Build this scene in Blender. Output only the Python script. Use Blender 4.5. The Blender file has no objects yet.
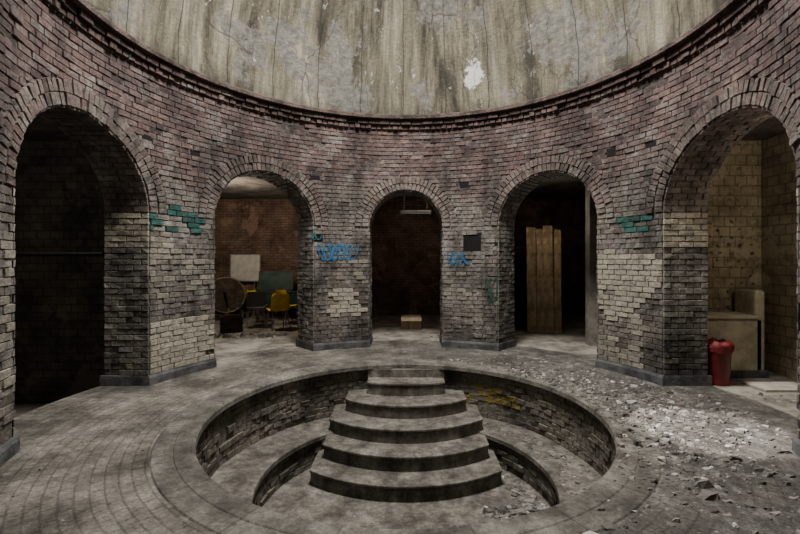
import bpy, math, random
from mathutils import Vector, Matrix, noise
random.seed(7)
C=4.57; R=3.40; RS=3.420; RO=3.95; S=2.21; F=430.0; H=1.6
pi=math.pi; rad=math.radians
# ---------------------------------------------------------------- materials
class NT:
    def __init__(s,name):
        s.m=bpy.data.materials.new(name); s.m.use_nodes=True
        s.t=s.m.node_tree; s.n=s.t.nodes; s.l=s.t.links
        s.b=s.n['Principled BSDF']
        s.b.inputs['Roughness'].default_value=.9
        s.b.inputs['Specular IOR Level'].default_value=.25
    def node(s,t,**k):
        n=s.n.new(t)
        for a,b in k.items(): setattr(n,a,b)
        return n
    def link(s,a,b): s.l.new(a,b)
    def val(s,sock,v):
        if hasattr(v,'default_value') or hasattr(v,'is_output'): s.l.new(v,sock)
        else: sock.default_value=v
    def obj(s): return s.node('ShaderNodeTexCoord').outputs['Object']
    def attr(s,name): return s.node('ShaderNodeAttribute',attribute_name=name).outputs['Color']
    def math(s,op,a,b=0.0,clamp=False):
        n=s.node('ShaderNodeMath',operation=op,use_clamp=clamp); s.val(n.inputs[0],a); s.val(n.inputs[1],b); return n.outputs[0]
    def mapping(s,v,scale=(1,1,1),loc=(0,0,0)):
        n=s.node('ShaderNodeMapping'); s.link(v,n.inputs[0]); n.inputs['Scale'].default_value=scale; n.inputs['Location'].default_value=loc; return n.outputs[0]
    def noise(s,v,scale,detail=5,rough=.6,dist=0):
        n=s.node('ShaderNodeTexNoise'); s.link(v,n.inputs['Vector']); n.inputs['Scale'].default_value=scale
        n.inputs['Detail'].default_value=detail; n.inputs['Roughness'].default_value=rough; n.inputs['Distortion'].default_value=dist
        return n.outputs[0]
    def ramp(s,f,stops):
        n=s.node('ShaderNodeValToRGB'); s.link(f,n.inputs[0]); e=n.color_ramp.elements
        while len(e)<len(stops): e.new(.5)
        for i,(p,c) in enumerate(stops):
            e[i].position=p; e[i].color=(c[0],c[1],c[2],1) if hasattr(c,'__len__') else (c,c,c,1)
        return n.outputs[0]
    def mix(s,f,a,b,mode='MIX'):
        n=s.node('ShaderNodeMix',data_type='RGBA',blend_type=mode)
        s.val(n.inputs[0],f)
        for i,v in ((6,a),(7,b)):
            if isinstance(v,tuple): n.inputs[i].default_value=(v[0],v[1],v[2],1)
            else: s.link(v,n.inputs[i])
        return n.outputs[2]
    def polar(s,rs):
        sep=s.node('ShaderNodeSeparateXYZ'); s.link(s.obj(),sep.inputs[0])
        th=s.math('ARCTAN2',sep.outputs[0],sep.outputs[1]); u=s.math('MULTIPLY',th,rs)
        r=s.math('SQRT',s.math('ADD',s.math('POWER',sep.outputs[0],2.0),s.math('POWER',sep.outputs[1],2.0)))
        a=s.node('ShaderNodeCombineXYZ'); s.link(u,a.inputs[0]); s.link(r,a.inputs[1])
        b=s.node('ShaderNodeCombineXYZ'); s.link(u,b.inputs[0]); s.link(sep.outputs[2],b.inputs[1])
        return a.outputs[0],b.outputs[0],u,r,sep.outputs[2]
    def brick(s,v,w,h,mort=.01,off=.5,smooth=.1):
        n=s.node('ShaderNodeTexBrick'); s.link(v,n.inputs['Vector'])
        n.inputs['Scale'].default_value=1; n.inputs['Brick Width'].default_value=w; n.inputs['Row Height'].default_value=h
        n.inputs['Mortar Size'].default_value=mort; n.inputs['Mortar Smooth'].default_value=smooth; n.offset=off
        n.inputs['Color1'].default_value=(.65,.65,.65,1); n.inputs['Color2'].default_value=(1,1,1,1); n.inputs['Mortar'].default_value=(.4,.4,.4,1)
        return n
    def wobble(s,v,scale,amt):
        nn=s.node('ShaderNodeTexNoise'); s.link(v,nn.inputs['Vector']); nn.inputs['Scale'].default_value=scale; nn.inputs['Detail'].default_value=6
        sc=s.node('ShaderNodeVectorMath',operation='SCALE'); s.link(nn.outputs['Color'],sc.inputs[0]); sc.inputs['Scale'].default_value=amt
        ad=s.node('ShaderNodeVectorMath',operation='ADD'); s.link(v,ad.inputs[0]); s.link(sc.outputs[0],ad.inputs[1]); return ad.outputs[0]
    def bump(s,h,dist,strength=1,prev=None):
        n=s.node('ShaderNodeBump'); s.link(h,n.inputs['Height']); n.inputs['Distance'].default_value=dist; n.inputs['Strength'].default_value=strength
        if prev: s.link(prev,n.inputs['Normal'])
        return n.outputs[0]
    def done(s,col,nrm=None,rough=None,metal=None):
        if isinstance(col,tuple): s.b.inputs['Base Color'].default_value=(col[0],col[1],col[2],1)
        else: s.link(col,s.b.inputs['Base Color'])
        if nrm: s.link(nrm,s.b.inputs['Normal'])
        if rough is not None: s.val(s.b.inputs['Roughness'],rough)
        if metal is not None: s.b.inputs['Metallic'].default_value=metal
        return s.m
def mottled(name,c1,c2,scale=4,bump=.01,rough=.9,metal=None,spec=None,tight=.1):
    m=NT(name); o=m.obj(); f=m.noise(o,scale,7,.68); col=m.ramp(f,[(.5-tight,c1),(.5+tight,c2)])
    if spec: m.b.inputs['Specular IOR Level'].default_value=spec
    return m.done(col,m.bump(m.noise(o,scale*8,4),bump),rough,metal)
def mulc(c,k): return tuple(x*k for x in c)
def mat_brickgeo(name='brick_faces',core=False,pool=False):
    m=NT(name); o=m.obj()
    sep=m.node('ShaderNodeSeparateXYZ'); m.link(o,sep.inputs[0])
    zz=m.math('DIVIDE',sep.outputs[2],5.0); al=None
    if core:
        c=m.ramp(m.noise(o,9,6,.7),[(.4,(.12,.107,.094)),(.6,(.20,.182,.16))])
    else:
        an=m.node('ShaderNodeAttribute',attribute_name='Col'); c=an.outputs['Color']; al=an.outputs['Alpha']
    f=m.noise(o,24,6,.75); c=m.mix(1,c,m.ramp(f,[(.36,.65),(.62,1.2)]),'MULTIPLY')
    c0=c
    if not pool:
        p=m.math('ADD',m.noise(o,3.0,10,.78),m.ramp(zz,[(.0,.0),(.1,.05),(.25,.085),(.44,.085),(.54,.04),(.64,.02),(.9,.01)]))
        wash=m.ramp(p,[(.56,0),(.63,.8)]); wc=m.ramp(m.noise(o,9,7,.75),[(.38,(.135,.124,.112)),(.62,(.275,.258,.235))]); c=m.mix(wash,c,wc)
    g=m.noise(o,1.3,8,.72); c=m.mix(1,c,m.ramp(g,[(.38,.45),(.6,1.1)]),'MULTIPLY')
    st=m.noise(m.mapping(o,(2.6,2.6,.5)),1.0,8,.72); c=m.mix(1,c,m.ramp(st,[(.38,.52),(.55,1.1)]),'MULTIPLY')
    if not pool:
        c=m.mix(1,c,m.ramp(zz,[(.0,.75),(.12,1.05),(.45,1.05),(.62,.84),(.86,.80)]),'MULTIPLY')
        if al: 
            gr=m.ramp(m.noise(o,7,8,.75),[(.36,.55),(.5,1.0)]); c=m.mix(al,m.mix(1,c0,gr,'MULTIPLY'),c)
    n=m.bump(m.noise(o,60,5,.75),.008); n=m.bump(m.noise(o,14,6,.7),.03,.8,n)
    return m.done(c,n,.85)
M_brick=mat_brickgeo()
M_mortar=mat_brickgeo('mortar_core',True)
M_poolbrick=mat_brickgeo('basin_brick_faces',False,True)
M_poolcore=mat_brickgeo('basin_mortar',True,True)
def mat_dome():
    m=NT('dome_plaster'); a,b,u,r,z=m.polar(3.4)
    f=m.noise(m.mapping(b,(1.3,.35,1)),1.0,9,.72,.5)
    c=m.ramp(f,[(.38,(.036,.032,.024)),(.46,(.10,.088,.064)),(.54,(.165,.148,.107)),(.62,(.235,.217,.17))])
    f2=m.noise(m.mapping(b,(7,.45,1)),1.0,8,.75); c=m.mix(1,c,m.ramp(f2,[(.38,.5),(.6,1.15)]),'MULTIPLY')
    wear=m.ramp(m.noise(m.mapping(b,(1,.8,1),(7.3,2.1,0)),.9,10,.72),[(.535,0),(.55,.85)])
    wc=m.ramp(m.noise(b,7,7,.75),[(.38,(.07,.067,.06)),(.6,(.165,.158,.142))]); c=m.mix(wear,c,wc)
    wh=m.ramp(m.noise(m.mapping(b,(1.4,.8,1),(3.3,1.7,0)),2.2,10,.75),[(.625,0),(.64,.7)]); c=m.mix(wh,c,(.36,.355,.33))
    du=m.math('DIVIDE',m.math('SUBTRACT',u,1.25),.17); dz=m.math('DIVIDE',m.math('SUBTRACT',z,4.95),.24)
    nz=m.math('MULTIPLY',m.math('SUBTRACT',m.noise(b,4,10,.8),.5),9.0)
    d=m.math('ADD',m.math('ADD',m.math('POWER',du,2.0),m.math('POWER',dz,2.0)),nz)
    d=m.math('DIVIDE',m.math('ADD',d,5.0),10.0)
    c=m.mix(m.ramp(d,[(.58,.9),(.60,0)]),c,(.46,.465,.45))
    wb=m.wobble(b,2.2,.10)
    pn=m.brick(wb,.78,40.0,.008,0.0,.05); c=m.mix(m.math('MULTIPLY',pn.outputs['Fac'],.85),c,(.022,.02,.017))
    v=m.node('ShaderNodeTexVoronoi',feature='DISTANCE_TO_EDGE'); m.link(m.mapping(m.wobble(b,3,.3),(1.0,.3,1)),v.inputs['Vector']); v.inputs['Scale'].default_value=1.5
    ck=m.ramp(v.outputs['Distance'],[(.002,.7),(.010,0)]); c=m.mix(ck,c,(.025,.022,.018))
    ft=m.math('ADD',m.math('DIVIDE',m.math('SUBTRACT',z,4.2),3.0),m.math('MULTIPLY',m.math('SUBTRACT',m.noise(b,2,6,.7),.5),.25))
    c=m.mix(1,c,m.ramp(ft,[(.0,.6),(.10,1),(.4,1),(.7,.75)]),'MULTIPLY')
    n=m.bump(m.noise(b,18,6,.7),.02); n=m.bump(wear,.015,-.8,n)
    return m.done(c,n,.9)
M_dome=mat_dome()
def mat_floor():
    m=NT('paved_floor'); a,b,u,r,z=m.polar(3.0); o=m.obj()
    br=m.brick(m.wobble(a,3,.02),.17,.085,.007)
    base=m.ramp(m.noise(o,1.5,10,.75),[(.38,(.085,.076,.063)),(.5,(.185,.168,.143)),(.62,(.34,.312,.27))])
    c=m.mix(.65,base,br.outputs['Color'],'MULTIPLY')
    sepx=m.node('ShaderNodeSeparateXYZ'); m.link(o,sepx.inputs[0])
    right=m.math('ADD',m.math('MULTIPLY',sepx.outputs[0],.05),m.noise(o,1.6,8,.75))
    dust=m.ramp(right,[(.47,0),(.60,1)])
    dcol=m.ramp(m.noise(o,4.5,10,.85),[(.38,(.038,.035,.031)),(.5,(.105,.097,.086)),(.62,(.245,.23,.208))])
    c=m.mix(dust,c,dcol)
    sp=m.ramp(m.noise(o,38,5,.85),[(.36,.55),(.64,1.3)]); c=m.mix(1,c,sp,'MULTIPLY')
    bl=m.ramp(m.noise(o,.8,9,.75),[(.4,.5),(.56,1.06)]); c=m.mix(1,c,bl,'MULTIPLY')
    hb=m.mix(dust,br.outputs['Fac'],(0.0,0.0,0.0))
    inv=m.math('SUBTRACT',1.0,hb); n=m.bump(inv,.012); n=m.bump(m.noise(o,16,9,.85),.03,.9,n)
    return m.done(c,n,.72)
M_floor=mat_floor()
def mat_stone():
    m=NT('worn_stone'); o=m.obj(); a,b,u,r,z=m.polar(2.1)
    c=m.ramp(m.noise(o,2.6,10,.75),[(.38,(.065,.059,.05)),(.5,(.14,.129,.112)),(.62,(.26,.242,.21))])
    br=m.brick(a,.62,5.0,.007,0.0); c=m.mix(.75,c,br.outputs['Color'],'MULTIPLY')
    sp=m.ramp(m.noise(o,38,5,.85),[(.36,.6),(.64,1.25)]); c=m.mix(1,c,sp,'MULTIPLY')
    n=m.bump(m.noise(o,22,8,.8),.025)
    return m.done(c,n,.75)
M_stone=mat_stone()
def mat_step(name,k):
    m=NT(name); o=m.obj()
    c=m.ramp(m.noise(o,3.5,10,.75),[(.38,mulc((.07,.062,.052),k)),(.5,mulc((.15,.136,.116),k)),(.63,mulc((.27,.25,.216),k))])
    c=m.mix(1,c,m.ramp(m.noise(o,45,5,.85),[(.36,.65),(.64,1.2)]),'MULTIPLY')
    st=m.noise(m.mapping(o,(9,9,.8)),1.0,5,.7); c=m.mix(1,c,m.ramp(st,[(.4,.7),(.6,1.1)]),'MULTIPLY')
    return m.done(c,m.bump(m.noise(o,25,8,.8),.02),.78)
M_step=mat_step('step_concrete',.9)
M_riser=mat_step('riser_concrete',.95)
M_poolfloor=mat_step('pool_bottom',.95)
M_black=mottled('hole_shade_black',(.004,.004,.004),(.008,.008,.008),3,.0)  # near-black colour standing in for the shade inside wall holes
M_plinth=mottled('plinth_stone',(.04,.04,.042),(.10,.10,.10),5,.01,.7)
M_rub=NT('rubble_mix'); _c=M_rub.attr('Col'); M_rub=M_rub.done(_c,M_rub.bump(M_rub.noise(M_rub.obj(),60,4),.01),.9)
def mat_wallbrick(name,c1,c2,w=.21,h=.075):
    m=NT(name); tc=m.node('ShaderNodeTexCoord'); g=m.node('ShaderNodeSeparateXYZ'); m.link(tc.outputs['Object'],g.inputs[0])
    uu=m.math('ADD',g.outputs[0],g.outputs[1]); cb=m.node('ShaderNodeCombineXYZ'); m.link(uu,cb.inputs[0]); m.link(g.outputs[2],cb.inputs[1])
    v=cb.outputs[0]; br=m.brick(m.wobble(v,3,.02),w,h,.010)
    c=m.ramp(m.noise(v,1.6,9,.75),[(.38,c1),(.62,c2)]); c=m.mix(.8,c,br.outputs['Color'],'MULTIPLY')
    pl=m.ramp(m.noise(v,.9,9,.7),[(.56,0),(.6,.7)]); c=m.mix(pl,c,mulc(c2,1.1))
    inv=m.math('SUBTRACT',1.0,br.outputs['Fac']); n=m.bump(inv,.03); n=m.bump(m.noise(v,20,6,.7),.03,.8,n)
    return m.done(c,n,.9)
M_rooms=mat_wallbrick('dark_room_brick',(.08,.047,.034),(.25,.165,.12))
M_roomsL=mat_wallbrick('dark_room_tiles',(.05,.045,.035),(.16,.14,.105),.2,.12)
M_cream=mat_wallbrick('stained_cream_tile_bed',(.17,.135,.085),(.40,.335,.225),.165,.15)
M_ceil=mottled('room_ceiling',(.04,.035,.03),(.11,.095,.08),2,.02)
M_outfloor=mottled('dusty_floor',(.10,.09,.075),(.28,.255,.215),2.2,.02)
# ---------------------------------------------------------------- helpers
def mkobj(name,verts,faces,mat=None,loc=(0,0,0),parent=None,smooth=False,cols=None):
    me=bpy.data.meshes.new(name); me.from_pydata(verts,[],faces); me.update()
    if cols:
        ca=me.color_attributes.new('Col','FLOAT_COLOR','CORNER'); buf=[]
        for p in me.polygons:
            c=cols[p.index]; a=c[3] if len(c)>3 else 1.0
            for _ in range(p.loop_total): buf.extend((c[0],c[1],c[2],a))
        ca.data.foreach_set('color',buf)
    if smooth: me.polygons.foreach_set('use_smooth',[True]*len(me.polygons))
    ob=bpy.data.objects.new(name,me); ob.location=loc
    if mat: me.materials.append(mat)
    bpy.context.collection.objects.link(ob)
    if parent: ob.parent=parent
    return ob
def empty(name,loc=(0,0,0)):
    e=bpy.data.objects.new(name,None); e.location=loc; e.empty_display_size=.2; bpy.context.collection.objects.link(e); return e
def revolve(name,prof,mat,n=160,loc=(0,C,0),parent=None,smooth=True,a0=-180,a1=180):
    v=[];f=[];k=len(prof)
    for i in range(n+1):
        t=rad(a0+(a1-a0)*i/n)
        for r,z in prof: v.append((r*math.sin(t),r*math.cos(t),z))
    for i in range(n):
        for j in range(k-1): f.append((i*k+j,i*k+j+1,(i+1)*k+j+1,(i+1)*k+j))
    ob=mkobj(name,v,f,mat,loc,parent,smooth)
    if smooth:
        m=ob.modifiers.new('es','EDGE_SPLIT'); m.split_angle=rad(35)
    return ob
def box(name,x0,x1,y0,y1,z0,z1,mat,parent=None,bev=0,loc=(0,0,0)):
    v=[(x,y,z) for x in(x0,x1) for y in(y0,y1) for z in(z0,z1)]
    f=[(0,1,3,2),(4,6,7,5),(0,4,5,1),(2,3,7,6),(0,2,6,4),(1,5,7,3)]
    o=mkobj(name,v,f,mat,loc,parent)
    if bev:
        m=o.modifiers.new('bev','BEVEL'); m.width=bev; m.segments=2
    return o
def tube(name,pts,r,mat,parent=None,cyc=False):
    cu=bpy.data.curves.new(name,'CURVE'); cu.dimensions='3D'; cu.bevel_depth=r; cu.bevel_resolution=3; cu.use_fill_caps=True
    sp=cu.splines.new('POLY'); sp.points.add(len(pts)-1); sp.use_cyclic_u=cyc
    for i,p in enumerate(pts): sp.points[i].co=(*p,1)
    cu.materials.append(mat); o=bpy.data.objects.new(name,cu); bpy.context.collection.objects.link(o)
    if parent: o.parent=parent
    return o
def wallpt(px,py,rr=R):
    t=(px-406)/F; a=1+t*t; z=(C+math.sqrt(max(0,C*C-a*(C*C-rr*rr))))/a
    return math.atan2(t*z,z-C), H+(260-py)/F*z
# ---------------------------------------------------------------- arches
ARCH=[(0.0,.69),(rad(42.8),.85),(rad(-42.8),.85),(rad(90.7),.96),(rad(-90.7),.96),(pi,1.6)]
RING=.25; TOP=4.27
def adiff(a,b): return (a-b+pi)%(2*pi)-pi
def shell():
    v=[];f=[]
    A=sorted([(t%(2*pi),a) for t,a in ARCH])
    seq=[]
    for k,(tc,a) in enumerate(A):
        n=28
        for i in range(n+1):
            ph=pi-pi*i/n; u=a*math.cos(ph); h=S+a*math.sin(ph)
            seq.append(('a',tc+math.asin(u/RS),tc+math.asin(u/RO),h))
        tn,an=A[(k+1)%len(A)]
        if k==len(A)-1: tn+=2*pi
        i0=tc+math.asin(a/RS); i1=tn-math.asin(an/RS); o0=tc+math.asin(a/RO); o1=tn-math.asin(an/RO)
        m=10
        for i in range(m+1): seq.append(('p',i0+(i1-i0)*i/m,o0+(o1-o0)*i/m,0))
    def add(r,t,z): v.append((r*math.sin(t),r*math.cos(t),z)); return len(v)-1
    colv=[]
    for kind,ti,to,h in seq:
        if kind=='a': colv.append([(add(RS,ti,h),add(RO,to,h)),(add(RS,ti,TOP),add(RO,to,TOP))])
        else: colv.append([(add(RS,ti,0),add(RO,to,0)),(add(RS,ti,S),add(RO,to,S)),(add(RS,ti,TOP),add(RO,to,TOP))])
    n=len(seq)
    for i in range(n):
        j=(i+1)%n; a=colv[i]; b=colv[j]; ka,kb=seq[i][0],seq[j][0]
        if ka==kb:
            for q in range(len(a)-1):
                f.append((a[q][0],a[q+1][0],b[q+1][0],b[q][0])); f.append((a[q][1],b[q][1],b[q+1][1],a[q+1][1]))
            f.append((a[0][0],b[0][0],b[0][1],a[0][1])); f.append((a[-1][0],a[-1][1],b[-1][1],b[-1][0]))
        else:
            p=a if ka=='p' else b
            f.append((p[0][0],p[1][0],p[1][1],p[0][1]))
    return v,f
W=empty('wall_rotunda',(0,C,0))
v,f=shell(); mkobj('masonry_core',v,f,M_mortar,(0,0,0),W)
V=[];Fc=[];Cl=[]
def addbox(P,U,Vv,N,w,h,d,col,j=.003,base=0,sk=0):
    b=len(V); ca,sa=math.cos(sk),math.sin(sk); U,Vv=U*ca+Vv*sa,Vv*ca-U*sa
    for sn in (base,d):
        for su,sv in((-1,-1),(1,-1),(1,1),(-1,1)):
            kx=1 if sn==base else max(.7,1-.009/w); ky=1 if sn==base else max(.7,1-.009/h)
            p=P+U*(su*w/2*kx)+Vv*(sv*h/2*ky)+N*(sn+(random.uniform(-.5,.5)*j*2 if sn!=base else 0))
            V.append((p.x+random.uniform(-j,j),p.y+random.uniform(-j,j),p.z+random.uniform(-j,j)))
    for q in((4,5,6,7),(0,1,5,4),(1,2,6,5),(2,3,7,6),(3,0,4,7)):
        Fc.append(tuple(b+x for x in q)); Cl.append(col)
def flush(name,mat,parent):
    global V,Fc,Cl
    o=mkobj(name,V,Fc,mat,(0,0,0),parent,cols=Cl); V=[];Fc=[];Cl=[]; return o
def lerp(a,b,t): t=max(0,min(1,t)); return tuple(a[i]+(b[i]-a[i])*t for i in range(3))
def mul(c,k): return tuple(x*k for x in c)
PATCH=[]
def patch(x0,y0,x1,y1,kind):
    ym=(y0+y1)/2; t0,_=wallpt(x0,ym); t1,_=wallpt(x1,ym); _,ha=wallpt((x0+x1)/2,y0); _,hb=wallpt((x0+x1)/2,y1)
    PATCH.append((min(t0,t1),max(t0,t1),min(ha,hb),max(ha,hb),kind))
patch(148,318,216,352,'cream');patch(148,345,208,384,'cream');patch(180,258,216,290,'cream3');patch(148,240,175,300,'cream3')
patch(333,290,360,314,'cream');patch(498,232,516,264,'cream2');patch(345,262,366,285,'cream3');patch(446,268,470,300,'cream3')
patch(595,252,658,286,'cream');patch(595,275,642,316,'cream');patch(598,336,644,370,'cream2');patch(640,262,662,286,'cream2');patch(625,315,658,340,'cream3')
patch(0,238,12,400,'cream3');patch(786,325,800,450,'cream2')
patch(148,210,207,232,'teal');patch(620,216,648,233,'teal');patch(788,185,800,208,'teal')
HOLES=[]
def hole(x,y,w,h):
    t0,a=wallpt(x-w/2,y-h/2); t1,b=wallpt(x+w/2,y+h/2); HOLES.append((t0,t1,min(a,b),max(a,b)))
hole(472,242,17,17);hole(315,178,9,5);hole(148,137,10,6);hole(195,153,9,5);hole(464,184,9,6);hole(497,243,5,4)
hole(650,144,10,7);hole(611,152,8,5);hole(318,238,9,6);hole(666,345,6,5)
def bcol(t,h):
    rnd=random.random(); n=noise.noise(Vector((t*3.4*1.3,h*1.3,0))); n2=noise.noise(Vector((t*3.4*4,h*4,5)))
    for (a,b,c,d,k) in PATCH:
        m=.14*n2
        if a+m*.25<t<b-m*.25 and c+m*.7<h<d-m*.7 and rnd<.95:
            if k=='cream': return mul((.36,.33,.265),random.uniform(.8,1.08))+(.12,),.012
            if k=='cream2': return mul((.29,.265,.215),random.uniform(.7,1.1))+(.3,),.008
            if k=='cream3': return (mul((.28,.255,.205),random.uniform(.75,1.1))+(.4,),.008) if rnd<.5 else (mul((.19,.172,.145),random.uniform(.75,1.1)),0)
            if k=='teal': return (mul((.025,.085,.072),random.uniform(.5,1.4))+(.1,),.012) if rnd<.78 else (mul((.22,.205,.175),1),0)
    q=random.random()
    red=lerp((.13,.082,.072),(.19,.132,.118),q); red=lerp(red,(.115,.087,.088),random.random()*.7)
    gray=lerp((.135,.12,.103),(.20,.18,.157),q); gray=lerp(gray,(.175,.140,.124),random.random()*.5)
    k=(h-2.35-.8*n)/.6
    if abs(t)<.5: k-=.5
    c=lerp(gray,red,k)
    if h>2.4 and random.random()<.10+max(0,n)*.6: c=lerp(c,(.24,.212,.195),random.random()*.6)
    if random.random()<.06: c=mul(c,.65)
    ero=noise.noise(Vector((t*3.4*2.2,h*2.2,11)))
    if ero>.40 : return mul(c,.7),-.014
    return c,0
def sub(iv,a,b):
    o=[]
    for x,y in iv:
        if b<=x or a>=y: o.append((x,y)); continue
        if a>x: o.append((x,a))
        if b<y: o.append((b,y))
    return o
ch=.074
row=0; h=0.13
while h<4.00:
    hc=h+ch/2; st=.19/R; t=-pi+(st/2 if row%2 else 0)+random.uniform(-.01,.01)
    while t<pi:
        iv=[(t,t+st)]
        for tc,a in ARCH:
            if hc<S: hw=a
            else:
                q=(a+RING)**2-(hc-S)**2; hw=math.sqrt(q) if q>0 else 0
            if hw>0:
                w_=math.asin(hw/R)
                for k in(0,-2*pi,2*pi): iv=sub(iv,tc+k-w_,tc+k+w_)
        for (a,b,c,d) in HOLES:
            if c<hc<d or abs(hc-(c+d)/2)<ch*.5: iv=sub(iv,a,b)
        for a,b in iv:
            if (b-a)*R<.025: continue
            tm=(a+b)/2; col,ex=bcol(tm,hc)
            N=Vector((-math.sin(tm),-math.cos(tm),0)); U=Vector((math.cos(tm),-math.sin(tm),0))
            P=Vector((math.sin(tm)*RS,math.cos(tm)*RS,hc))
            d=.017+random.gauss(0,.004)+ex
            if ex==0 and random.random()<.03: d=.004; col=mul(col,.6)
            g=(.002,.005) if ex>0 else (.003,.008)
            addbox(P,U,Vector((0,0,1)),N,(b-a)*R-random.uniform(*g),ch-random.uniform(*g),max(.003,d),col,.003 if ex<=0 else .0012,0,random.gauss(0,.012) if ex<=0 else 0)
        t+=st
    h+=ch; row+=1
for tc,a in ARCH:
    for layer in(0,1):
        rm=a+.063+layer*.125; n=int(pi*rm/.074)
        for i in range(n):
            ph=pi*(i+.5)/n; u=rm*math.cos(ph); hh=S+rm*math.sin(ph); t=tc+math.asin(u/R)
            N=Vector((-math.sin(t),-math.cos(t),0)); T=Vector((math.cos(t),-math.sin(t),0)); Z=Vector((0,0,1))
            Vr=T*math.cos(ph)+Z*math.sin(ph); Ur=T*-math.sin(ph)+Z*math.cos(ph)
            col=lerp((.13,.088,.077),(.20,.150,.135),random.random()); col=lerp(col,(.185,.165,.145),random.random()*.7)
            if random.random()<.08: col=mul(col,.6)
            addbox(Vector((math.sin(t)*RS,math.cos(t)*RS,hh)),Ur,Vr,N,pi*rm/n-.007,.120,.028+random.gauss(0,.006),col,.0035,0,random.gauss(0,.03))
for tc,a in ARCH:
    AX=Vector((math.sin(tc),math.cos(tc),0)); T=Vector((math.cos(tc),-math.sin(tc),0)); Z=Vector((0,0,1))
    def put(u,hh,Nn,Uu,wv,row,jamb):
        d0=math.sqrt(R*R-u*u)+.005; d1=math.sqrt(RO*RO-u*u)
        x=d0; L=.19; first=.095 if row%2 else .19
        while x<d1-.03:
            e=min(x+first,d1); first=L
            if jamb:
                col=lerp((.12,.108,.094),(.20,.183,.158),random.random())
                if tc in(rad(-90.7),rad(90.7)) and 1.78<hh<2.2 and random.random()<.9: col=mul((.36,.325,.25),random.uniform(.7,1.1))+(.15,)
                elif abs(tc)>1 and hh<1.75 and random.random()<.06: col=mul((.30,.275,.22),1)
                elif random.random()<.03: col=(.30,.28,.23)
            else: col=lerp((.12,.090,.078),(.20,.165,.145),random.random())
            addbox(T*u+Z*hh+AX*((x+e)/2),Uu,AX,Nn,wv-.007,e-x-.007,.018+random.uniform(-.006,.006),col)
            x=e
    n=int(pi*a/.078)
    for i in range(n):
        ph=pi*(i+.5)/n; put(a*math.cos(ph),S+a*math.sin(ph),T*-math.cos(ph)+Z*-math.sin(ph),T*-math.sin(ph)+Z*math.cos(ph),pi*a/n,i,False)
    hh=.13; i=0
    while hh<S-.02:
        for sg in(1,-1): put(sg*a,hh+ch/2,T*-sg,Z,ch,i,True)
        hh+=ch; i+=1
for (h0,hh,w,d,dk) in((4.00,.08,.10,.06,.75),(4.08,.085,.20,.10,.55)):
    n=int(2*pi*R/w)
    for i in range(n):
        t=2*pi*i/n; N=Vector((-math.sin(t),-math.cos(t),0)); U=Vector((math.cos(t),-math.sin(t),0))
        col=mul(lerp((.14,.088,.078),(.19,.13,.115),random.random()),dk)
        addbox(Vector((math.sin(t)*RS,math.cos(t)*RS,h0+hh/2)),U,Vector((0,0,1)),N,2*pi*(RS-d)/n-.006,hh-.008,d+random.gauss(0,.008),col,.005)
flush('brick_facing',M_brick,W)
revolve('cornice_ledge',[(3.5,4.165),(3.285,4.165),(3.265,4.18),(3.27,4.235),(3.30,4.26),(3.5,4.27)],mottled('cornice_stone',(.03,.022,.018),(.10,.072,.062),5,.04),parent=W,loc=(0,0,0))
vv=[];ff=[]
A=sorted([(t%(2*pi),a) for t,a in ARCH])
for k,(tc,a) in enumerate(A):
    tn,an=A[(k+1)%len(A)]
    if k==len(A)-1: tn+=2*pi
    pr=R-.025; a2=a-.032; an2=an-.032; n=12
    i0=tc+math.asin(a2/pr); i1=tn-math.asin(an2/pr); o0=tc+math.asin(a2/(RO+.03)); o1=tn-math.asin(an2/(RO+.03))
    b=len(vv)
    for i in range(n+1):
        ti=i0+(i1-i0)*i/n; to=o0+(o1-o0)*i/n
        for r,t,z in((pr,ti,0),(pr,ti,.095),(pr+.015,ti,.13),(RO+.03,to,.13),(RO+.03,to,0)): vv.append((r*math.sin(t),r*math.cos(t),z))
    for i in range(n):
        for j in range(4): ff.append((b+i*5+j,b+i*5+j+1,b+(i+1)*5+j+1,b+(i+1)*5+j))
    ff.append(tuple(b+j for j in range(5))); ff.append(tuple(b+n*5+j for j in range(4,-1,-1)))
mkobj('pier_plinth',vv,ff,M_plinth,(0,0,0),W)
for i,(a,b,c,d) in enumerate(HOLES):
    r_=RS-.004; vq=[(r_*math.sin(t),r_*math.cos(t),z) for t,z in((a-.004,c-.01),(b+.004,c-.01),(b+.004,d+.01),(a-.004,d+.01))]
    mkobj('hole_shade_%d'%(i+1),vq,[(0,1,2,3)],M_black,(0,0,0),W)  # flat black panel paints the darkness of each hole
# ---------------------------------------------------------------- dome
prof=[]
for i in range(41):
    ph=rad(72)*i/40; prof.append((3.43*math.cos(ph),4.25+4.0*math.sin(ph)))
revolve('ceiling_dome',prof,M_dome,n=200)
zo=prof[-1][1]; ro=prof[-1][0]
sk=empty('skylight',(0,C,0))
revolve('curb',[(ro+.15,zo-.05),(ro-.02,zo-.05),(ro-.02,zo+.3),(ro+.15,zo+.3)],M_plinth,n=64,parent=sk,loc=(0,0,0))
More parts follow.
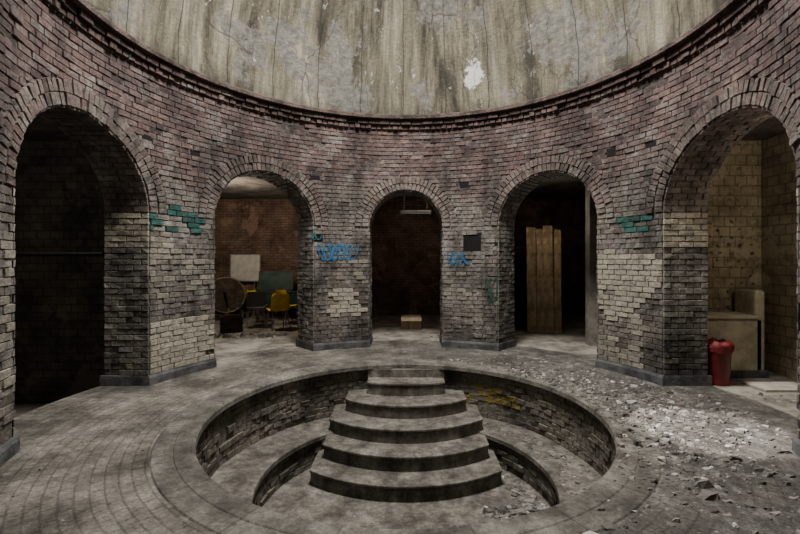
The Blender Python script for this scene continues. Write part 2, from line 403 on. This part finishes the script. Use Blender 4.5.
# ---------------------------------------------------------------- floor / pool
revolve('floor',[(2.33,0),(2.5,0),(3.0,0),(3.3,0),(3.98,0)],M_floor,n=200,smooth=False)
pool=empty('sunken_pool',(0,C,0))
revolve('stone_curb',[(2.10,-.075),(2.02,-.07),(2.005,-.055),(2.01,-.005),(2.03,.010),(2.17,.012),(2.18,.005),(2.19,.010),(2.33,.010),(2.345,-.004)],M_stone,parent=pool,loc=(0,0,0),n=200)
revolve('basin_wall_core',[(2.08,-.05),(2.08,-.72)],M_poolcore,parent=pool,loc=(0,0,0))
revolve('bench_ledge',[(2.09,-.70),(1.56,-.70),(1.54,-.71),(1.54,-.76),(1.58,-.77),(1.58,-1.1)],M_step,parent=pool,loc=(0,0,0))
revolve('pool_floor',[(1.62,-1.08),(.8,-1.08),(.001,-1.08)],M_poolfloor,parent=pool,loc=(0,0,0),smooth=False)
def ringbricks(rr,z0,z1,chh,w,d0,c1,c2):
    z=z0;row=0
    while z<z1-.03:
        n=int(2*pi*rr/w)
        for i in range(n):
            t=2*pi*(i+(row%2)*.5)/n; tt=adiff(t,0)
            if z0>-.8 and -.48<z+chh/2<-.28 and -1.50<tt<-1.40: continue
            n1=noise.noise(Vector((math.sin(t)*4,math.cos(t)*4,z*4)))
            c=lerp(c1,c2,random.random()*.3+.35+n1*.8)
            yy=math.exp(-((tt-.62)/.25)**2-((z+.42)/.26)**2)
            if z0>-.8 and yy+n1*.7+random.uniform(-.12,.12)>.54: c=lerp(c,(.26,.20,.035),.75)
            N=Vector((-math.sin(t),-math.cos(t),0)); U=Vector((math.cos(t),-math.sin(t),0))
            addbox(Vector((math.sin(t)*rr,math.cos(t)*rr,z+chh/2)),U,Vector((0,0,1)),N,2*pi*rr/n-.004,chh-.004,max(.003,d0+random.gauss(0,.006)+n1*.02),c,.006,0,random.gauss(0,.02))
        z+=chh;row+=1
ringbricks(2.08,-.70,-.07,.078,.15,.013,(.12,.105,.085),(.195,.175,.145))
ringbricks(1.58,-1.08,-.77,.078,.18,.013,(.10,.088,.072),(.175,.157,.132))
flush('basin_masonry',M_poolbrick,pool)
steps=empty('pool_steps',(0,C,0))
SP=[(6.17,.57,6.27,-.18),(5.77,.86,6.08,-.36),(5.41,1.04,5.80,-.54),(5.06,1.05,5.42,-.72),(4.74,1.15,5.12,-.90)]
def slab(name,yf,w,yc,z0,z1,mat,off,bev=.01):
    n=24; front=[]; sag=yc-yf; rr=(w*w+sag*sag)/(2*sag); cy=yf+rr; al=math.asin(min(1,w/rr))
    for i in range(n+1):
        a=-al+2*al*i/n; front.append((rr*math.sin(a),cy-rr*math.cos(a)))
    back=[]
    for i in range(9):
        x=w-(2*w)*i/8; back.append((x,C+math.sqrt(max(0,2.07**2-x*x))))
    pts=front+back; m=len(pts)
    v=[(x,y-C,z0) for x,y in pts]+[(x,y-C,z1) for x,y in pts]
    f=[tuple(range(m-1,-1,-1)),tuple(range(m,2*m))]+[(i,(i+1)%m,m+(i+1)%m,m+i) for i in range(m)]
    o=mkobj(name,v,f,mat,(0,0,0),steps)
    b=o.modifiers.new('b','BEVEL'); b.width=bev; b.segments=2; b.limit_method='ANGLE'; b.angle_limit=rad(40)
for i,(yf,w,yc,z) in enumerate(SP):
    slab('riser_%d'%(i+1),yf+.012,w-.01,yc+.012,-1.09,z-.035,M_riser,0)
    slab('tread_%d'%(i+1),yf,w,yc,z-.035,z,M_step,0,.009)
box('top_riser',-.58,.58,1.945,2.08,-.3,-.06,M_riser,steps)
X0,X1,Y0,Y1=-7.5,7.5,-3.2-C,12.4-C
def rectpt(t):
    dx,dy=math.sin(t),math.cos(t); k=1e9
    if dx>1e-9:k=min(k,X1/dx)
    if dx<-1e-9:k=min(k,X0/dx)
    if dy>1e-9:k=min(k,Y1/dy)
    if dy<-1e-9:k=min(k,Y0/dy)
    return k*dx,k*dy
def sector(name,r,a0,a1,z,mat,zr=None):
    angs=[a0+(a1-a0)*i/96 for i in range(97)]
    for cx,cy in((X0,Y0),(X0,Y1),(X1,Y0),(X1,Y1)):
        t=math.atan2(cx,cy)
        for k in(0,2*pi,-2*pi):
            if a0<t+k<a1: angs.append(t+k)
    angs.sort(); v=[];f=[]
    for t in angs:
        x,y=rectpt(t); v+= [(r*math.sin(t),r*math.cos(t),z),(x,y,z),(r*math.sin(t),r*math.cos(t),zr if zr is not None else z)]
    for i in range(len(angs)-1):
        b=i*3; f.append((b,b+1,b+4,b+3))
        if zr is not None: f.append((b+2,b,b+3,b+5))
    return mkobj(name,v,f,mat,(0,C,0))
sector('floor_passage',3.98,rad(-64),rad(210),0,M_outfloor)
sector('floor_sunken_bay',3.98,rad(-150),rad(-64),-.5,M_outfloor,0.0)
sector('ceiling_rooms',3.9,-pi,pi,3.35,M_ceil)
box('wall_back',-7.7,7.7,12.4,12.6,-.6,3.4,M_rooms)
box('wall_left',-7.7,-7.5,-3.2,12.4,-.6,3.4,M_roomsL)
box('wall_right',7.5,7.7,-3.2,12.4,-.6,3.4,M_rooms)
box('wall_front',-7.7,7.7,-3.4,-3.2,-.6,3.4,M_rooms)
box('wall_partition',-7.5,-3.62,6.3,6.5,-.6,3.35,M_roomsL)
pr=box('wall_bath_bay',3.62,7.5,6.3,6.5,-.1,3.35,M_cream)
box('wall_passage_side',-1.75,-1.6,8.5,12.4,-.1,3.35,M_rooms)
box('wall_passage_side',1.6,1.75,8.5,12.4,-.1,3.35,M_rooms)
box('wall_left_bay_side',-7.5,-3.9,2.4,2.55,-.6,3.35,M_roomsL)
box('wall_bay_return',5.2,5.5,4.7,6.28,0,3.35,mat_wallbrick('stripped_tile_wall',(.14,.11,.075),(.34,.29,.2),.2,.14))
for zi in range(22):
    for xi in range(13):
        x=3.78+xi*.1575+(zi%2)*.04; z=.92+zi*.112
        if x>5.15 or z>3.3 or random.random()<.2: continue
        k=random.uniform(.4,.9); c=mul((.36,.30,.20),random.uniform(.75,1.1))
        addbox(Vector((x+random.uniform(-.01,.01),6.30,z+random.uniform(-.01,.01))),Vector((1,0,0)),Vector((0,0,1)),Vector((0,-1,0)),.075*k,.06*k,.006+.012*k,c,.006,0,random.uniform(-.6,.6))
flush('mortar_dabs',M_poolbrick,pr)
# ---------------------------------------------------------------- props
M_paint_cream=mottled('cream_paint',(.30,.265,.19),(.50,.45,.34),3,.008,.6)
def wash():
    e=empty('masonry_bath_bench',(0,0,0))
    box('front',4.06,4.86,5.86,5.96,0,.80,M_paint_cream,e,.02)
    box('side',4.76,4.90,5.86,6.25,0,1.18,M_paint_cream,e,.03)
    box('left_side',4.04,4.14,5.96,6.25,0,.80,M_paint_cream,e,.02)
    box('slab',4.02,4.80,5.82,6.25,.80,.85,M_paint_cream,e,.015)
    box('skirting',4.02,4.92,5.82,5.86,0,.1,M_plinth,e,.01)
wash()
M_red=mottled('red_plastic',(.10,.008,.010),(.17,.011,.012),4,.003,.45,spec=.4)
M_redbag=mottled('red_bag_plastic',(.10,.008,.010),(.18,.015,.017),8,.01,.45,spec=.4)
def trash():
    e=empty('trash_can',(4.03,5.57,0))
    revolve('bin_body',[(.0,.0),(.125,.0),(.13,.02),(.155,.46),(.165,.48),(.165,.51),(.15,.51),(.145,.46),(.0,.3)],M_red,n=40,loc=(0,0,0),parent=e)
    v=[];f=[];n=60
    ringsp=[(.165,.42),(.176,.49),(.175,.53),(.14,.56),(.08,.54),(.01,.50)]
    for i in range(n):
        t=2*pi*i/n
        for j,(r,z) in enumerate(ringsp):
            k=1+.04*math.sin(t*9+j)+.03*math.sin(t*17+j*2); v.append((r*k*math.cos(t),r*k*math.sin(t),z+.012*math.sin(t*7+j*1.7)))
    for i in range(n):
        for j in range(5): f.append((i*6+j,((i+1)%n)*6+j,((i+1)%n)*6+j+1,i*6+j+1))
    mkobj('bag_liner',v,f,M_redbag,(0,0,0),e,True)
trash()
e=empty('fallen_board',(0,0,0)); 
box('panel',4.35,5.0,5.2,5.55,.004,.03,mottled('pale_board',(.26,.235,.19),(.42,.38,.32),3,.004),e,.004)
M_card=mottled('cardboard',(.30,.22,.14),(.44,.34,.23),5,.002,.85)
def cbox():
    e=empty('cardboard_box',(.12,10.0,0)); w,d,h,t=.46,.36,.30,.008
    box('base',-w/2,w/2,-d/2,d/2,0,t,M_card,e); box('front',-w/2,w/2,-d/2,-d/2+t,t,h,M_card,e); box('back',-w/2,w/2,d/2-t,d/2,t,h,M_card,e)
    box('left',-w/2,-w/2+t,-d/2+t,d/2-t,t,h,M_card,e); box('right',w/2-t,w/2,-d/2+t,d/2-t,t,h,M_card,e)
    a=box('flap_front',-w/2,w/2,-.17,0,0,t,M_card,e); a.location=(0,-d/2,h-.004); a.rotation_euler=(rad(25),0,0)
    a=box('flap_back',-w/2,w/2,-.17,0,0,t,M_card,e); a.location=(0,d/2-.01,h); a.rotation_euler=(rad(8),0,0)
    box('tape',-.03,.03,-d/2-.002,-d/2,.0,h,mottled('tape',(.4,.33,.22),(.45,.38,.26),5,0,.4),e)
cbox()
e=empty('fluorescent_lamp_fixture',(.25,11.2,0))
M_wm=mottled('white_metal',(.22,.22,.21),(.34,.34,.32),6,.001,.5)
box('housing',-.4,.4,-.06,.06,2.85,2.90,M_wm,e,.01); tube('tube',[(-.37,0,2.82),(.37,0,2.82)],.014,mottled('glass_tube',(.4,.4,.4),(.5,.5,.5),3,0,.2),e)
for x in(-.3,.3): tube('hanger',[(x,0,2.89),(x,0,3.35)],.008,M_wm,e)
for x in(-.38,.38): box('end_cap',x-.02,x+.02,-.025,.025,2.79,2.86,M_wm,e)
M_dkwood=mottled('dark_wood',(.03,.022,.016),(.07,.05,.035),6,.004,.6)
M_steel=mottled('dull_steel',(.18,.18,.18),(.3,.3,.3),8,.001,.45,.7)
def chair(name,loc,rotz,col,tilt=0):
    e=empty(name,loc); e.rotation_euler=(tilt,0,rotz)
    mc=mottled(name+'_shell',mul(col,.7),col,5,.001,.45)
    v=[];f=[];nu,nv=8,14
    for j in range(nv+1):
        s=j/nv
        for i in range(nu+1):
            u=(i/nu-.5)*2; w=.23-.02*s
            if s<.5: q=s/.5; y=-.2+.36*q; z=.45+.012*math.cos(q*pi)
            else: q=(s-.5)/.5; y=.16+.04*math.sin(q*pi/2)+.05*q; z=.44+.40*q
            z+=.03*u*u*(1-s); y-=.06*u*u*(s)
            k=1-.12*(j==0)-.15*(j==nv); v.append((u*w*k,y,z))
    for j in range(nv):
        for i in range(nu): f.append((j*9+i,j*9+i+1,(j+1)*9+i+1,(j+1)*9+i))
    o=mkobj('shell',v,f,mc,(0,0,0),e,True); m=o.modifiers.new('s','SOLIDIFY'); m.thickness=.012; m=o.modifiers.new('ss','SUBSURF'); m.levels=1;m.render_levels=1
    for sx in(-1,1):
        tube('leg_front',[(sx*.17,-.16,.44),(sx*.2,-.2,0.01)],.011,M_steel,e); tube('leg_back',[(sx*.17,.14,.44),(sx*.21,.22,0.01)],.011,M_steel,e)
        tube('rail',[(sx*.17,-.16,.435),(sx*.17,.14,.435)],.011,M_steel,e)
    tube('cross',[(-.19,-.18,.2),(.19,-.18,.2)],.008,M_steel,e)
    return e
YEL=(.70,.46,.03)
chair('plastic_chair',(-2.95,9.9,0),rad(215),YEL)
chair('plastic_chair',(-3.75,10.9,0),rad(150),YEL)
chair('plastic_chair',(-3.0,10.75,0),rad(60),YEL)
chair('school_chair',(-4.3,10.75,0),rad(120),(.03,.03,.03))
chair('school_chair',(-3.55,10.2,0),rad(20),(.02,.02,.02))
chair('school_chair',(-1.05,11.4,0),rad(160),(.05,.04,.03))
e=empty('school_desk',(-3.4,11.8,0)); mg=mottled('green_laminate',(.012,.035,.025),(.03,.07,.05),3,.001,.5)
box('top',-.65,.65,-.3,.3,.72,.76,mg,e,.01); box('modesty_panel',-.6,.6,-.27,-.25,.3,.7,mg,e,.005)
for sx in(-.6,.6):
    for sy in(-.26,.26): tube('leg',[(sx,sy,.72),(sx,sy,0.01)],.015,M_steel,e)
e=empty('green_chalkboard',(-3.55,11.72,.765)); e.rotation_euler=(rad(-12),rad(0),0)
box('slate',-.45,.45,-.02,0,.02,.52,mg,e,.004)
for a in((-.48,.48,-.03,.01,0,.03),(-.48,.48,-.03,.01,.51,.54),(-.48,-.45,-.03,.01,0,.54),(.45,.48,-.03,.01,0,.54)): box('frame',*a,M_dkwood,e)
M_dw=mottled('drum_wood',(.03,.024,.018),(.08,.06,.04),6,.006,.8)
e=empty('wood_pallet',(-4.85,11.75,0))
for y in(-.3,0,.3): box('bearer',-.5,.5,y-.04,y+.04,0,.12,M_dw,e,.004)
for i in range(6): box('slat',-.5+i*.17,-.5+i*.17+.13,-.36,.36,.12,.145,M_dw,e,.004)
e=empty('cable_drum',(-4.9,11.75,.655)); e.rotation_euler=(rad(90),0,rad(20))
for z in(-.16,.13):
    revolve('flange',[(.001,z),(.48,z),(.48,z+.03),(.001,z+.03)],M_dw,n=48,loc=(0,0,0),parent=e)
revolve('core',[(.16,-.14),(.16,.14)],M_dw,n=32,loc=(0,0,0),parent=e)
tube('rim_band',[(.475*math.cos(t*pi/24),.475*math.sin(t*pi/24),.165) for t in range(48)],.014,mottled('rim_pale',(.25,.2,.11),(.38,.3,.16),5,.002,.5),e,True)
e=empty('whiteboard',(-4.6,12.30,1.0)); e.rotation_euler=(rad(-3),0,0)
box('panel',-.42,.42,-.02,0,0,.75,mottled('board_white',(.45,.44,.40),(.6,.59,.55),6,.001,.4),e,.004)
for a in((-.44,.44,-.03,.01,-.02,.01),(-.44,.44,-.03,.01,.74,.77),(-.44,-.41,-.03,.01,0,.75),(.41,.44,-.03,.01,0,.75)): box('frame',*a,M_steel,e)
box('easel_foot',-.3,-.26,-.05,0,-1.0,0,M_steel,e); box('easel_foot',.26,.3,-.05,0,-1.0,0,M_steel,e)
e=empty('wooden_crate',(-3.9,9.6,0)); e.rotation_euler=(0,0,rad(25))
for z in(.02,.14,.26):
    for s in(-1,1):
        box('slat_side',-.22,.22,s*.16-.01,s*.16+.01,z,z+.09,M_dw,e,.003); box('slat_end',s*.22-.01,s*.22+.01,-.16,.16,z,z+.09,M_dw,e,.003)
box('bottom',-.21,.21,-.15,.15,.0,.02,M_dw,e)
for s in(-1,1):
    for q in(-1,1): box('corner_post',s*.2-.015,s*.2+.015,q*.14-.015,q*.14+.015,0,.36,M_dw,e)
M_plank=mottled('old_planks',(.14,.10,.055),(.36,.27,.165),3,.015,.8)
e=empty('timber_boards',(3.02,9.4,0)); e.rotation_euler=(rad(-4),0,rad(-8))
for i,(x,w,hh,tl) in enumerate(((-.36,.2,2.32,.0),(-.155,.16,2.28,.3),(.01,.2,2.36,-.3),(.215,.15,2.26,.4))):
    o=box('board_%d'%(i+1),0,w,-.02-.004*i,.015-.004*i,.0,hh,M_plank,e,.004); o.location=(x,0,.01); o.rotation_euler=(0,rad(tl),0)
box('batten',-.36,.36,.02,.05,1.1,1.2,M_plank,e,.005)
box('wall_pilaster',3.42,3.62,8.0,8.2,0,3.35,mottled('pilaster_plaster',(.13,.12,.10),(.26,.235,.20),3,.01))
e=empty('wall_pipe',(0,0,0)); tube('pipe',[(-6.2,6.24,-.5),(-6.2,6.24,3.3)],.03,M_steel,e); tube('pipe_branch',[(-6.2,6.24,1.7),(-4.4,6.24,1.7)],.02,M_steel,e)
# ---------------------------------------------------------------- graffiti
def tag(name,x,y,w,h,col,n,seed,rr=R-.006):
    rs=random.Random(seed); t0,ha=wallpt(x,y+h/2); t1,_=wallpt(x+w,y); _,hb=wallpt(x,y-h/2)
    v=[];f=[]
    for k in range(n):
        cx=(k+.5)/n; pts=[]
        m=22; ph=rs.uniform(0,6); fr=rs.uniform(4,8)
        for i in range(m):
            q=i/(m-1); px_=cx+(.9/n)*math.sin(fr*q+ph)*.8; py_=.5+.5*math.sin(fr*1.35*q+ph*2)*rs.uniform(.85,1)
            pts.append((t0+(t1-t0)*px_,ha+(hb-ha)*py_))
        wd=rs.uniform(.007,.012)
        for i in range(m-1):
            (a,b),(c,d)=pts[i],pts[i+1]; du=(c-a)*R; dv=d-b; L=math.hypot(du,dv) or 1; nx=-dv/L*wd/R; nz=du/L*wd; B=len(v)
            for t,z in((a-nx,b-nz),(a+nx,b+nz),(c+nx,d+nz),(c-nx,d-nz)): v.append((rr*math.sin(t),rr*math.cos(t),z))
            f.append((B,B+1,B+2,B+3))
    mkobj(name,v,f,mattag(name,col),(0,0,0),W)
def mattag(name,col): return mottled(name+'_paint',mul(col,.5),col,14,.0,.7)
tag('graffiti_tag',319,252,38,17,(.02,.14,.31),6,3)
tag('graffiti_tag',449,258,19,13,(.02,.14,.31),3,5)
tag('graffiti_tag',486,290,10,26,(.02,.07,.05),2,8)
tag('graffiti_tag',310,236,10,7,(.02,.11,.11),2,11)
# ---------------------------------------------------------------- rubble
def rubble(name,pts):
    v=[];f=[];c=[]
    for (x,y,z,s,col) in pts:
        b=len(v); rz=random.uniform(0,6.28); sx,sy,sz=s*random.uniform(.6,1.3),s*random.uniform(.4,1),s*random.uniform(.2,.7)
        tx=random.uniform(-.25,.25)*s
        for dz in(0,1):
            for i in range(5):
                a=rz+i*1.2566+random.uniform(-.4,.4); k=(1 if dz==0 else random.uniform(.4,.9))
                v.append((x+math.cos(a)*sx*k+tx*dz,y+math.sin(a)*sy*k,z-.002+dz*sz*random.uniform(.6,1.3)))
        f.append((b+5,b+6,b+7,b+8,b+9)); c.append(col)
        for i in range(5): f.append((b+i,b+(i+1)%5,b+5+(i+1)%5,b+5+i)); c.append(col)
    return mkobj(name,v,f,M_rub,(0,C,0),cols=c)
def rcol():
    q=random.random()
    if q<.10: return mul((.40,.385,.36),random.uniform(.7,1.15))
    if q<.12: return (.12,.095,.085)
    return lerp((.06,.056,.05),(.22,.205,.185),random.random())
P=[]
for i in range(4200):
    t=random.gauss(rad(85),rad(28)); r=2.3+abs(random.gauss(0,.5)) if random.random()<.6 else random.uniform(2.3,3.6)
    if r>3.3 and abs(adiff(t,rad(90.7)))>rad(14): continue
    if r>3.7: continue
    P.append((r*math.sin(t),r*math.cos(t),.0,min(.07,.004+random.expovariate(95)),rcol()))
for i in range(900):
    t=random.gauss(rad(78),rad(26)); r=random.uniform(2.04,2.33); P.append((r*math.sin(t),r*math.cos(t),.010,min(.06,.004+random.expovariate(85)),rcol()))
for i in range(2600):
    t=random.uniform(-pi,pi); r=random.uniform(2.36,3.32); P.append((r*math.sin(t),r*math.cos(t),0,min(.022,.002+random.expovariate(320)),rcol()))
rubble('floor_rubble',P)
P=[]
for i in range(650):
    t=random.gauss(rad(85),rad(25)); r=random.uniform(.85,1.5)
    x,y=r*math.sin(t),r*math.cos(t)
    if y>.1 and x<1.2: continue
    P.append((x,y,-1.08,min(.09,.008+random.expovariate(45)),rcol()))
for i in range(240):
    t=random.gauss(rad(75),rad(22)); r=random.uniform(1.6,2.0); P.append((r*math.sin(t),r*math.cos(t),-.70,min(.05,.006+random.expovariate(80)),rcol()))
for i in range(140):
    t=random.uniform(rad(95),rad(265)); r=random.uniform(.1,1.45); P.append((r*math.sin(t),r*math.cos(t),-1.08,min(.03,.004+random.expovariate(200)),rcol()))
rubble('pool_rubble',P)
P=[]
for i in range(260):
    x=random.uniform(-4.6,-2.6); y=random.uniform(8.75,9.3); P.append((x,y-C,0,min(.09,.01+random.expovariate(45)),rcol()))
rubble('left_room_rubble',P)
P=[]
for i in range(120):
    x=random.uniform(4.1,5.1); y=random.uniform(3.4,5.1); P.append((x,y-C,0,min(.05,.005+random.expovariate(80)),rcol()))
rubble('bath_bay_rubble',P)
P=[]
for i in range(60):
    x=random.uniform(-1.2,1.4); y=random.uniform(8.7,9.7); P.append((x,y-C,0,min(.04,.005+random.expovariate(90)),rcol()))
rubble('passage_rubble',P)
# ---------------------------------------------------------------- lights
def area(name,loc,rot,size,power,col=(1,1,1),spread=180):
    l=bpy.data.lights.new(name,'AREA'); l.shape='DISK'; l.size=size; l.energy=power; l.color=col; l.spread=rad(spread)
    o=bpy.data.objects.new(name,l); o.location=loc; o.rotation_euler=rot; bpy.context.collection.objects.link(o); return o
area('skylight_daylight',(0,C,zo+.02),(0,0,0),ro*2-.1,1300,(1,.97,.92))
def point(name,loc,power,col,r=.25):
    l=bpy.data.lights.new(name,'POINT'); l.energy=power; l.color=col; l.shadow_soft_size=r
    o=bpy.data.objects.new(name,l); o.location=loc; bpy.context.collection.objects.link(o)
point('bath_bay_fill',(4.6,4.1,2.7),46,(1,.87,.68))  # added warm fill light brightening the bath bay, no fixture there
point('left_room_fill',(-3.9,9.6,2.7),120,(1,.86,.68))  # added fill so the left room's contents show, not a real lamp
point('passage_fill',(.5,10.2,2.7),18,(1,.87,.72))  # added fill for the passage, separate from the fluorescent fixture
point('right_room_fill',(3.0,8.7,2.5),16,(1,.88,.7),.15)  # added fill to light the timber boards, no actual lamp here
point('left_bay_fill',(-5.4,4.2,2.6),12,(1,.95,.88))  # added fill lifting the black left bay, no source of its own
l=bpy.data.lights.new('sunbeam','SPOT'); l.energy=8500; l.spot_size=rad(9); l.spot_blend=.45; l.shadow_soft_size=.05; l.color=(1,.96,.9)
o=bpy.data.objects.new('sunbeam',l); o.location=(-.6,4.6,zo-.2); bpy.context.collection.objects.link(o)
d=Vector((2.85,4.05,0))-o.location; o.rotation_euler=d.to_track_quat('-Z','Y').to_euler()
w=bpy.data.worlds.new('World'); bpy.context.scene.world=w; w.use_nodes=True; w.node_tree.nodes['Background'].inputs[0].default_value=(.5,.55,.6,1); w.node_tree.nodes['Background'].inputs[1].default_value=.3
cd=bpy.data.cameras.new('camera'); cam=bpy.data.objects.new('camera',cd); bpy.context.collection.objects.link(cam)
cam.location=(0,0,H); cam.rotation_euler=(rad(90),0,0); cd.sensor_width=36; cd.lens=36*F/800; cd.shift_x=-6/800; cd.shift_y=-7/800; cd.clip_start=.05
bpy.context.scene.camera=cam
